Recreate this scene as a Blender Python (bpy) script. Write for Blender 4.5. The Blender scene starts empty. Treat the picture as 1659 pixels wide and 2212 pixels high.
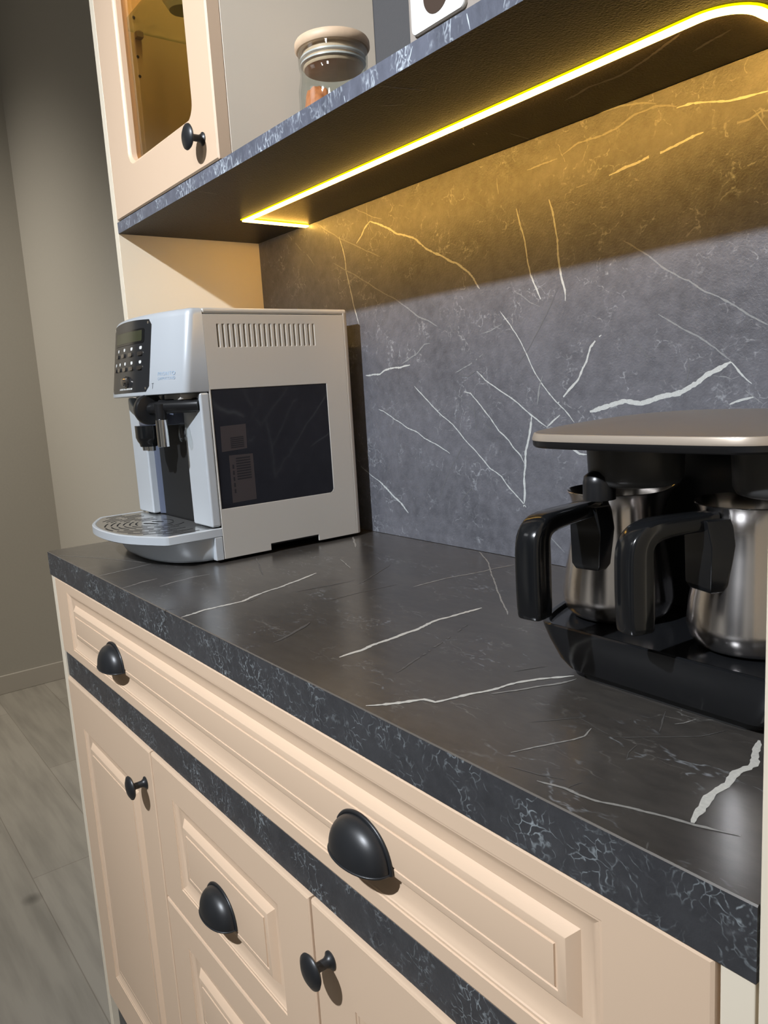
import bpy, bmesh, math, random
from mathutils import Vector, Matrix, noise
import numpy as np
random.seed(7)
C = bpy.context.scene.collection
S = bpy.context.scene
PI = math.pi
# ------------------------------------------------------------------ camera
cam_d = bpy.data.cameras.new('camera'); cam = bpy.data.objects.new('camera', cam_d); C.objects.link(cam)
RIGHT = Vector((0.60752936, 0.7920211, -0.06008874)); UP = Vector((-0.09096924, 0.14453213, 0.98530963)); FWD = Vector((-0.78907077, 0.5931383, -0.15985707))
m = Matrix((RIGHT, UP, -FWD)).transposed().to_4x4(); m.translation = Vector((1.37448588, -0.31511216, 0.24101705))
cam.matrix_world = m
cam_d.sensor_fit = 'VERTICAL'; cam_d.sensor_height = 36.0; cam_d.lens = 36.0 * 1664.5077 / 2212.0
cam_d.clip_start = 0.01; cam_d.clip_end = 50
S.camera = cam
# ------------------------------------------------------------------ view, world, lights
S.view_settings.view_transform = 'Standard'; S.view_settings.look = 'None'
S.view_settings.gamma = 1.0; S.view_settings.use_curve_mapping = False
S.view_settings.exposure = 0.0
w = bpy.data.worlds.new('world'); S.world = w; w.use_nodes = True
wn = w.node_tree.nodes; wl = w.node_tree.links
wn['Background'].inputs[1].default_value = 0.085
# added noise glow standing in for the unseen showroom, for the pots to reflect
_g = wn.new('ShaderNodeTexCoord'); _m = wn.new('ShaderNodeMapping'); wl.new(_g.outputs['Generated'], _m.inputs[0]); _m.inputs['Scale'].default_value = (1, 1, .25)
_z = wn.new('ShaderNodeTexNoise'); _z.inputs['Scale'].default_value = 2.6; _z.inputs['Detail'].default_value = 1.5; wl.new(_m.outputs[0], _z.inputs['Vector'])
_r = wn.new('ShaderNodeMapRange'); _r.inputs[1].default_value = .38; _r.inputs[2].default_value = .62; _r.inputs[3].default_value = .08; _r.inputs[4].default_value = 2.6; wl.new(_z.outputs['Fac'], _r.inputs[0])
_c = wn.new('ShaderNodeVectorMath'); _c.operation = 'SCALE'; _c.inputs[0].default_value = (0.98, 0.94, 0.86); wl.new(_r.outputs[0], _c.inputs['Scale']); wl.new(_c.outputs[0], wn['Background'].inputs[0])
S.cycles.transparent_max_bounces = 24
def spot(name, loc, target, energy, color, size_deg, radius=0.03, blend=0.6):
    d = bpy.data.lights.new(name, 'SPOT'); d.energy = energy; d.color = color; d.spot_size = math.radians(size_deg)
    d.shadow_soft_size = radius; d.spot_blend = blend
    o = bpy.data.objects.new(name, d); C.objects.link(o); o.location = loc
    o.rotation_euler = (Vector(target) - Vector(loc)).to_track_quat('-Z', 'Y').to_euler(); return o
spot('ceiling_spot_light', (0.95, -1.42, 1.47), (0.50, 0.1, 0.22), 245, (0.88, 0.93, 1.0), 78, 0.028, 1.0)
def area(name, loc, target, energy, color, sx, sy):
    d = bpy.data.lights.new(name, 'AREA'); d.shape = 'RECTANGLE'; d.size = sx; d.size_y = sy; d.energy = energy; d.color = color
    o = bpy.data.objects.new(name, d); C.objects.link(o); o.location = loc
    o.rotation_euler = (Vector(target) - Vector(loc)).to_track_quat('-Z', 'Y').to_euler(); return o
spot('added_wall_fill', (-1.3, -1.3, 1.6), (-2.0, 0.1, -.15), 165, (1.0, .95, .87), 90, .1, 1.0)  # added unseen spot that brightens the left wall
spot('added_divider_fill', (2.1, -1.9, 1.75), (.42, .32, .98), 75, (1.0, .97, .92), 26, .15, 1.0)  # added unseen spot, only to lift the divider's side face
area('added_soft_fill', (-0.3, -1.6, 1.5), (0.3, 0.2, -0.1), 1.3, (0.97, 0.98, 1.0), 0.6, 0.3)  # added unseen soft fill for highlights on metal and handles
# ------------------------------------------------------------------ materials
MATS = {}
def new_mat(name):
    m = bpy.data.materials.new(name); m.use_nodes = True; MATS[name] = m
    return m, m.node_tree.nodes, m.node_tree.links, m.node_tree.nodes['Principled BSDF']
def plain(name, col, rough=0.5, metal=0.0, bump=0.0, bscale=300, spec=0.5, coat=0.0, var=0.0):
    m, n, l, b = new_mat(name)
    b.inputs['Base Color'].default_value = (*col, 1); b.inputs['Roughness'].default_value = rough
    b.inputs['Metallic'].default_value = metal; b.inputs['Specular IOR Level'].default_value = spec
    b.inputs['Coat Weight'].default_value = coat
    tc = n.new('ShaderNodeTexCoord')
    nz = n.new('ShaderNodeTexNoise'); nz.inputs['Scale'].default_value = bscale; nz.inputs['Detail'].default_value = 3
    l.new(tc.outputs['Object'], nz.inputs['Vector'])
    if var:
        mx = n.new('ShaderNodeMix'); mx.data_type = 'RGBA'
        mx.inputs[6].default_value = (*[c * (1 - var) for c in col], 1); mx.inputs[7].default_value = (*[min(1, c * (1 + var)) for c in col], 1)
        l.new(nz.outputs['Fac'], mx.inputs[0]); l.new(mx.outputs[2], b.inputs['Base Color'])
    if bump:
        bp = n.new('ShaderNodeBump'); bp.inputs['Strength'].default_value = bump; bp.inputs['Distance'].default_value = 0.001
        l.new(nz.outputs['Fac'], bp.inputs['Height']); l.new(bp.outputs['Normal'], b.inputs['Normal'])
    return m
def marble(name, dark, light, rough, bump, web=0.0, webcol=(.3, .33, .35), webscale=38, fleck=0.4, stretch=(1, 1, 1), webw=0.045, cluster=(0.42, 0.62)):
    """dark laminate stone: cloudy ground, short pale flecks and an optional web of fine veins"""
    m, n, l, b = new_mat(name)
    b.inputs['Roughness'].default_value = rough
    geo = n.new('ShaderNodeNewGeometry'); mp = n.new('ShaderNodeMapping'); l.new(geo.outputs['Position'], mp.inputs['Vector'])
    mp.inputs['Scale'].default_value = stretch
    pos = mp.outputs['Vector']
    def noise_(scale, detail, src=pos, rough_=0.6):
        z = n.new('ShaderNodeTexNoise'); z.inputs['Scale'].default_value = scale; z.inputs['Detail'].default_value = detail
        z.inputs['Roughness'].default_value = rough_; l.new(src, z.inputs['Vector']); return z
    def ramp(src, a, c, va=0.0, vb=1.0):
        r = n.new('ShaderNodeMapRange'); r.inputs['From Min'].default_value = a; r.inputs['From Max'].default_value = c
        r.inputs['To Min'].default_value = va; r.inputs['To Max'].default_value = vb; l.new(src, r.inputs['Value']); return r.outputs[0]
    def mix(f, c1, c2):
        x = n.new('ShaderNodeMix'); x.data_type = 'RGBA'
        if isinstance(f, float): x.inputs[0].default_value = f
        else: l.new(f, x.inputs[0])
        for i, c in ((6, c1), (7, c2)):
            if isinstance(c, tuple): x.inputs[i].default_value = (*c, 1)
            else: l.new(c, x.inputs[i])
        return x.outputs[2]
    def mul(a, c):
        x = n.new('ShaderNodeMath'); x.operation = 'MULTIPLY'; l.new(a, x.inputs[0])
        if isinstance(c, float): x.inputs[1].default_value = c
        else: l.new(c, x.inputs[1])
        return x.outputs[0]
    cloud = noise_(9, 6); fine = noise_(70, 5)
    g = mix(ramp(cloud.outputs['Fac'], .3, .7), dark, light)
    g = mix(ramp(fine.outputs['Fac'], .35, .75, 0, .35), g, tuple(min(1, c * 1.7) for c in light))
    # distort for flecks and web
    dn = noise_(25, 3); dv = n.new('ShaderNodeVectorMath'); dv.operation = 'SCALE'; dv.inputs['Scale'].default_value = 0.06; l.new(dn.outputs['Color'], dv.inputs[0])
    ad = n.new('ShaderNodeVectorMath'); ad.operation = 'ADD'; l.new(pos, ad.inputs[0]); l.new(dv.outputs[0], ad.inputs[1])
    vor = n.new('ShaderNodeTexVoronoi'); vor.feature = 'DISTANCE_TO_EDGE'; vor.inputs['Scale'].default_value = 26; l.new(ad.outputs[0], vor.inputs['Vector'])
    cl = noise_(13, 2)
    msk = mul(ramp(vor.outputs['Distance'], 0.0, .035, 1, 0), ramp(cl.outputs['Fac'], .52, .66))
    msk = mul(msk, ramp(noise_(160, 2).outputs['Fac'], .45, .6))
    g = mix(mul(msk, fleck), g, (.32, .34, .36))
    if web:
        v2 = n.new('ShaderNodeTexVoronoi'); v2.feature = 'DISTANCE_TO_EDGE'; v2.inputs['Scale'].default_value = webscale; l.new(ad.outputs[0], v2.inputs['Vector'])
        c2 = noise_(22, 3)
        wm = mul(ramp(v2.outputs['Distance'], 0.0, webw, 1, 0), ramp(c2.outputs['Fac'], *cluster))
        wm = mul(wm, ramp(noise_(230, 2).outputs['Fac'], .38, .58))
        g = mix(mul(wm, web), g, webcol)
    l.new(g, b.inputs['Base Color'])
    bz = noise_(420, 3)
    bp = n.new('ShaderNodeBump'); bp.inputs['Strength'].default_value = bump; bp.inputs['Distance'].default_value = 0.0012
    l.new(bz.outputs['Fac'], bp.inputs['Height']); l.new(bp.outputs['Normal'], b.inputs['Normal'])
    return m
M_splash = marble('slate_marble_backsplash', (.074, .077, .090), (.140, .144, .165), .42, .5, web=.5, webcol=(.50, .54, .58), webscale=42, webw=.05, cluster=(.52, .66), fleck=1.0)
M_counter = marble('slate_marble_worktop', (.033, .030, .028), (.058, .051, .044), .24, .05, web=.5, webcol=(.26, .25, .23), webscale=30, webw=.035, cluster=(.52, .68), fleck=.6, stretch=(.6, 1.3, 1))
M_counter.node_tree.nodes['Principled BSDF'].inputs['Specular IOR Level'].default_value = 1.0
_k = M_counter.node_tree.nodes['Principled BSDF']; _k.inputs['Coat Weight'].default_value = .5; _k.inputs['Coat Roughness'].default_value = .28; _k.inputs['Coat IOR'].default_value = 1.7
M_edge = marble('slate_marble_front_edge', (.032, .033, .037), (.050, .051, .055), .42, .15, web=.75, webcol=(.42, .47, .49), webscale=90, webw=.07, fleck=.2, cluster=(.46, .66))
M_shelfedge = marble('slate_marble_shelf_edge', (.085, .092, .118), (.14, .15, .19), .4, .2, web=1.0, webcol=(.66, .73, .80), webscale=110, webw=.13, fleck=.5, cluster=(.45, .62), stretch=(1, 1, .6))
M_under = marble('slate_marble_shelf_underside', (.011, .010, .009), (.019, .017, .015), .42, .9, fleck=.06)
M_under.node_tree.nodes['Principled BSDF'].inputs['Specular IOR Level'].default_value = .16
def vein_mat(name, col, rough=.45):
    return plain(name, col, rough, var=.25, bscale=500)
M_v = [vein_mat('pale_vein', (.50, .53, .53)), vein_mat('soft_vein', (.24, .255, .265)), vein_mat('faint_vein', (.135, .14, .148))]
M_vc = [vein_mat('worktop_pale_vein', (.52, .505, .46), .3), vein_mat('worktop_soft_vein', (.25, .24, .22), .3), vein_mat('worktop_faint_vein', (.085, .08, .075), .3)]
M_vu = [vein_mat('underside_vein', (.30, .28, .25)), vein_mat('underside_soft_vein', (.14, .13, .12)), vein_mat('underside_faint_vein', (.085, .08, .078))]
M_cream = plain('cream_lacquer', (.76, .56, .395), .42, bump=.03, bscale=900)
M_edgeband = plain('pale_cream_edge', (.88, .78, .62), .4)
M_inner = plain('cream_board_inside', (.80, .70, .57), .45)
M_black = plain('matt_black_metal', (.017, .018, .020), .38, bump=.02, bscale=1200, spec=.6)
M_wall = plain('grey_wall_paint', (.40, .37, .315), .85, bump=.15, bscale=120, var=.04)
M_bb = plain('baseboard_paint', (.44, .40, .34), .6)
M_silver = plain('silver_plastic', (.61, .65, .69), .30, metal=.25, spec=.6)
M_silver_side = plain('silver_plastic_side', (.60, .575, .53), .38, metal=.2, bump=.01, bscale=2500)
M_gloss = plain('smoked_glossy_window', (.012, .012, .016), .06, spec=.6)
M_bplast = plain('black_plastic', (.012, .012, .013), .3)
M_bgloss = plain('glossy_black_plastic', (.009, .0095, .0105), .14, spec=.6)
M_blue = plain('blue_grey_plastic', (.09, .105, .15), .3)
M_chrome = plain('chrome', (.8, .8, .8), .12, metal=1)
M_steel = plain('brushed_steel', (.86, .81, .78), .2, metal=1)
_b = M_steel.node_tree.nodes['Principled BSDF']; _b.inputs['Anisotropic'].default_value = .7; _b.inputs['Anisotropic Rotation'].default_value = .25; _t = M_steel.node_tree.nodes.new('ShaderNodeTangent'); _t.direction_type = 'RADIAL'; _t.axis = 'Z'
M_steel.node_tree.links.new(_t.outputs[0], _b.inputs['Tangent'])
M_grid = plain('drip_grid_metal', (.55, .55, .54), .2, metal=.85)
M_dark = plain('dark_cavity', (.006, .006, .006), .7)
M_lcd = plain('lcd_green', (.045, .047, .026), .2)
M_white = plain('white_gloss', (.82, .80, .76), .25)
M_letter = plain('pale_blue_print', (.36, .48, .62), .4)
M_letter_w = plain('white_print', (.75, .75, .73), .4)
M_plate = plain('champagne_metal_plate', (.26, .235, .215), .33, metal=.6)
M_plate_sheen = plain('plate_edge_sheen', (.46, .385, .31), .35, metal=.4)
M_brown = plain('dark_brown_print', (.06, .035, .022), .5)
M_greige = plain('greige_tin', (.38, .33, .29), .4)
M_wood = plain('pale_wood_lid', (.72, .52, .35), .5, bump=.1, bscale=90, var=.12)
M_orange = plain('orange_snack', (.62, .21, .07), .6, bump=.3, bscale=160, var=.3)
M_sticker = plain('dim_sticker_behind_window', (.055, .045, .045), .08)
M_sticker2 = plain('dim_sticker_text', (.022, .02, .022), .08)
M_pin = plain('pin_hole', (.01, .008, .006), .8)
def glass(name, tint, gl=0.12, minf=0.0):
    m = bpy.data.materials.new(name); m.use_nodes = True; n = m.node_tree.nodes; l = m.node_tree.links; n.clear()
    o = n.new('ShaderNodeOutputMaterial'); t = n.new('ShaderNodeBsdfTransparent'); t.inputs[0].default_value = (*tint, 1)
    g = n.new('ShaderNodeBsdfGlossy'); g.inputs['Roughness'].default_value = .02
    lw = n.new('ShaderNodeLayerWeight'); pw = n.new('ShaderNodeMath'); pw.operation = 'POWER'; pw.inputs[1].default_value = 4; l.new(lw.outputs['Facing'], pw.inputs[0])
    mr = n.new('ShaderNodeMapRange'); mr.inputs['To Min'].default_value = .04; mr.inputs['To Max'].default_value = .7; l.new(pw.outputs[0], mr.inputs[0])
    mx = n.new('ShaderNodeMixShader'); l.new(mr.outputs[0], mx.inputs[0]); l.new(t.outputs[0], mx.inputs[1]); l.new(g.outputs[0], mx.inputs[2]); l.new(mx.outputs[0], o.inputs[0])
    return m
M_pane = glass('bronze_tinted_glass', (.78, .68, .50)); M_glass = glass('clear_glass', (.93, .95, .94)); M_shelfglass = glass('shelf_glass', (.75, .82, .75))
def emit(name, col, s):
    m = bpy.data.materials.new(name); m.use_nodes = True; n = m.node_tree.nodes; l = m.node_tree.links; n.clear()
    o = n.new('ShaderNodeOutputMaterial'); e = n.new('ShaderNodeEmission'); e.inputs[0].default_value = (*col, 1); e.inputs[1].default_value = s
    l.new(e.outputs[0], o.inputs[0]); return m
M_led = emit('warm_led_diffuser', (1.0, .58, .13), 14)
M_led_in = emit('warm_led_inner_face', (1.0, .52, .09), 165)
M_led_out = emit('warm_led_outer_face', (1.0, .58, .14), 9)
M_led_leg = emit('warm_led_short_leg', (1.0, .52, .09), 52)
M_ledfringe = emit('led_glow_fringe', (1.0, .72, .0), 2.2)  # weak emission paints the yellow glow fringe beside the strip
# floor: pale washed oak boards
def floor_mat():
    m, n, l, b = new_mat('pale_oak_floor')
    geo = n.new('ShaderNodeNewGeometry'); mp = n.new('ShaderNodeMapping'); l.new(geo.outputs['Position'], mp.inputs[0])
    mp.inputs['Rotation'].default_value = (0, 0, 0)
    br = n.new('ShaderNodeTexBrick'); br.inputs['Scale'].default_value = 1; br.inputs['Brick Width'].default_value = 1.2; br.inputs['Row Height'].default_value = .19
    br.inputs['Mortar Size'].default_value = .0012; br.inputs['Color1'].default_value = (.36, .325, .27, 1); br.inputs['Color2'].default_value = (.31, .28, .23, 1); br.inputs['Mortar'].default_value = (.24, .21, .17, 1)
    l.new(mp.outputs[0], br.inputs['Vector'])
    m2 = n.new('ShaderNodeMapping'); m2.inputs['Scale'].default_value = (1.5, 14, 1); l.new(geo.outputs['Position'], m2.inputs[0])
    nz = n.new('ShaderNodeTexNoise'); nz.inputs['Scale'].default_value = 2.2; nz.inputs['Detail'].default_value = 6; l.new(m2.outputs[0], nz.inputs['Vector'])
    mx = n.new('ShaderNodeMix'); mx.data_type = 'RGBA'; mx.blend_type = 'MULTIPLY'; mx.inputs[0].default_value = .8
    rp = n.new('ShaderNodeMapRange'); rp.inputs[1].default_value = .3; rp.inputs[2].default_value = .6; rp.inputs[3].default_value = .72; rp.inputs[4].default_value = 1.05; l.new(nz.outputs['Fac'], rp.inputs[0])
    l.new(br.outputs['Color'], mx.inputs[6]); l.new(rp.outputs[0], mx.inputs[7])
    # knots
    kn = n.new('ShaderNodeTexVoronoi'); kn.inputs['Scale'].default_value = 4.2; l.new(geo.outputs['Position'], kn.inputs['Vector'])
    kr = n.new('ShaderNodeMapRange'); kr.inputs[1].default_value = .03; kr.inputs[2].default_value = .12; kr.inputs[3].default_value = .5; kr.inputs[4].default_value = 1; l.new(kn.outputs['Distance'], kr.inputs[0])
    mk = n.new('ShaderNodeMix'); mk.data_type = 'RGBA'; mk.blend_type = 'MULTIPLY'; mk.inputs[0].default_value = 1; l.new(mx.outputs[2], mk.inputs[6]); l.new(kr.outputs[0], mk.inputs[7])
    l.new(mk.outputs[2], b.inputs['Base Color']); b.inputs['Roughness'].default_value = .45
    return m
M_floor = floor_mat()
# ------------------------------------------------------------------ helpers
WL = {}
def link(name, bm, mats, parent=None, smooth=30, bevel=0.0, bseg=2, solid=0.0):
    """turn a bmesh in world coordinates into one mesh object"""
    bmesh.ops.recalc_face_normals(bm, faces=bm.faces)
    if parent is not None: org = WL[parent.name]
    else:
        xs = [v.co for v in bm.verts]; org = Vector(((min(c.x for c in xs) + max(c.x for c in xs)) / 2, (min(c.y for c in xs) + max(c.y for c in xs)) / 2, min(c.z for c in xs)))
    bmesh.ops.translate(bm, verts=bm.verts, vec=-org)
    me = bpy.data.meshes.new(name); bm.to_mesh(me); bm.free()
    if not isinstance(mats, (list, tuple)): mats = [mats]
    for mm in mats: me.materials.append(mm)
    o = bpy.data.objects.new(name, me); C.objects.link(o)
    if parent is not None: o.parent = parent
    else: o.location = org
    WL[o.name] = org
    if smooth:
        me.polygons.foreach_set('use_smooth', [True] * len(me.polygons)); me.set_sharp_from_angle(angle=math.radians(smooth))
    if solid:
        s = o.modifiers.new('solid', 'SOLIDIFY'); s.thickness = solid; s.offset = -1
    if bevel:
        b = o.modifiers.new('bevel', 'BEVEL'); b.width = bevel; b.segments = bseg; b.limit_method = 'ANGLE'; b.angle_limit = math.radians(35); b.harden_normals = True
    return o
def thing(name, label, cat, loc, group=None):
    o = bpy.data.objects.new(name, None); C.objects.link(o); o.location = loc; o.empty_display_size = .05
    o['label'] = label; o['category'] = cat
    if group: o['group'] = group
    WL[o.name] = Vector(loc); return o
def tag(o, label, cat, group=None):
    o['label'] = label; o['category'] = cat
    if group: o['group'] = group
    return o
def structure(o): o['kind'] = 'structure'; return o
def box(bm, x0, x1, y0, y1, z0, z1, mi=0):
    vs = [bm.verts.new(p) for p in ((x0, y0, z0), (x1, y0, z0), (x1, y1, z0), (x0, y1, z0), (x0, y0, z1), (x1, y0, z1), (x1, y1, z1), (x0, y1, z1))]
    fs = []
    for f in ((0, 3, 2, 1), (4, 5, 6, 7), (0, 1, 5, 4), (1, 2, 6, 5), (2, 3, 7, 6), (3, 0, 4, 7)):
        fc = bm.faces.new([vs[i] for i in f]); fc.material_index = mi; fs.append(fc)
    return fs
def bx(*a):
    bm = bmesh.new(); box(bm, *a); return bm
def loft(bm, rings, cap0=True, cap1=True, mi=0, closed=True):
    R = [[bm.verts.new(p) for p in r] for r in rings]
    n = len(R[0])
    for a, b in zip(R, R[1:]):
        for i in range(n if closed else n - 1):
            j = (i + 1) % n
            f = bm.faces.new((a[i], a[j], b[j], b[i])); f.material_index = mi
    if cap0: bm.faces.new(R[0][::-1]).material_index = mi
    if cap1: bm.faces.new(R[-1]).material_index = mi
    return R
def lathe(bm, prof, center, n=48, axis='z', mi=0):
    """prof: (r, t) list; axis z up, or y (towards -y), or x"""
    cx, cy, cz = center; rings = []
    for r, t in prof:
        ring = []
        for k in range(n):
            a = 2 * PI * k / n; u, v = r * math.cos(a), r * math.sin(a)
            ring.append((cx + u, cy + v, cz + t) if axis == 'z' else ((cx + u, cy - t, cz + v) if axis == 'y' else (cx + t, cy + u, cz + v)))
        rings.append(ring)
    return loft(bm, rings, prof[0][0] > 0, prof[-1][0] > 0, mi)
def tube(bm, pts, r, n=12, mi=0):
    rings = []
    pts = [Vector(p) for p in pts]
    for i, p in enumerate(pts):
        d = (pts[min(i + 1, len(pts) - 1)] - pts[max(i - 1, 0)]).normalized()
        a = d.cross(Vector((0, 0, 1)) if abs(d.z) < .9 else Vector((1, 0, 0))).normalized(); b = d.cross(a)
        rr = r[i] if isinstance(r, (list, tuple)) else r
        rings.append([p + a * rr * math.cos(2 * PI * k / n) + b * rr * math.sin(2 * PI * k / n) for k in range(n)])
    loft(bm, rings, mi=mi)
def prism_z(bm, poly, z0, z1, mi=0): loft(bm, [[(x, y, z0) for x, y in poly], [(x, y, z1) for x, y in poly]], mi=mi)
def ribbon(bm, pts, w, plane, level, mi, broken=False, seed=0, lift=0.00025):
    """a thin vein: pts 2D in mm in the plane; plane = ('y', val, sign) or ('z', val, sign)"""
    rnd = random.Random(seed)
    P = [Vector((a / 1000, b / 1000)) for a, b in pts]
    out = []; step = .0028
    for a, b in zip(P, P[1:]):
        k = max(1, int((b - a).length / step))
        for i in range(k): out.append(a.lerp(b, i / k))
    out.append(P[-1]); n = len(out)
    if n < 3: out = [P[0], P[0].lerp(P[-1], .5), P[-1]]; n = 3
    L = []; gaps = 0
    for i, p in enumerate(out):
        d = (out[min(i + 1, n - 1)] - out[max(i - 1, 0)]); d.normalize() if d.length > 0 else None
        nn = Vector((-d.y, d.x))
        jit = noise.noise(Vector((p.x * 45, p.y * 45, seed * 3.7))) * min(w, 3) * .0007 + noise.noise(Vector((p.x * 160, p.y * 160, seed * 1.7))) * .0004
        ww = w * .00040 * (1 + (.8 if w < 5 else .5) * noise.noise(Vector((p.x * 260, p.y * 260, seed + 9.1)))) * min(1, .35 + i / 6, .35 + (n - 1 - i) / 6)
        L.append((p + nn * (jit + ww), p + nn * (jit - ww)))
    ax, val, sg = plane
    co = (lambda q: (q.x, val + sg * lift, q.y)) if ax == 'y' else (lambda q: (q.x, q.y, val + sg * lift))
    prev = None
    for i, (a, b) in enumerate(L):
        cut = broken and noise.noise(Vector((i * .35, seed * 2.3, 1.7))) > .22
        if cut: prev = None; continue
        cur = (bm.verts.new(co(a)), bm.verts.new(co(b)))
        if prev:
            f = bm.faces.new((prev[0], prev[1], cur[1], cur[0])); f.material_index = mi
        prev = cur
def add_veins(bm, data, plane, base_mi):
    for k, (w, lv, br, pts) in enumerate(data): ribbon(bm, pts, w, plane, lv, base_mi + lv, bool(br), k + 1, 0.0002 + .00003 * (k % 4))
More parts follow.
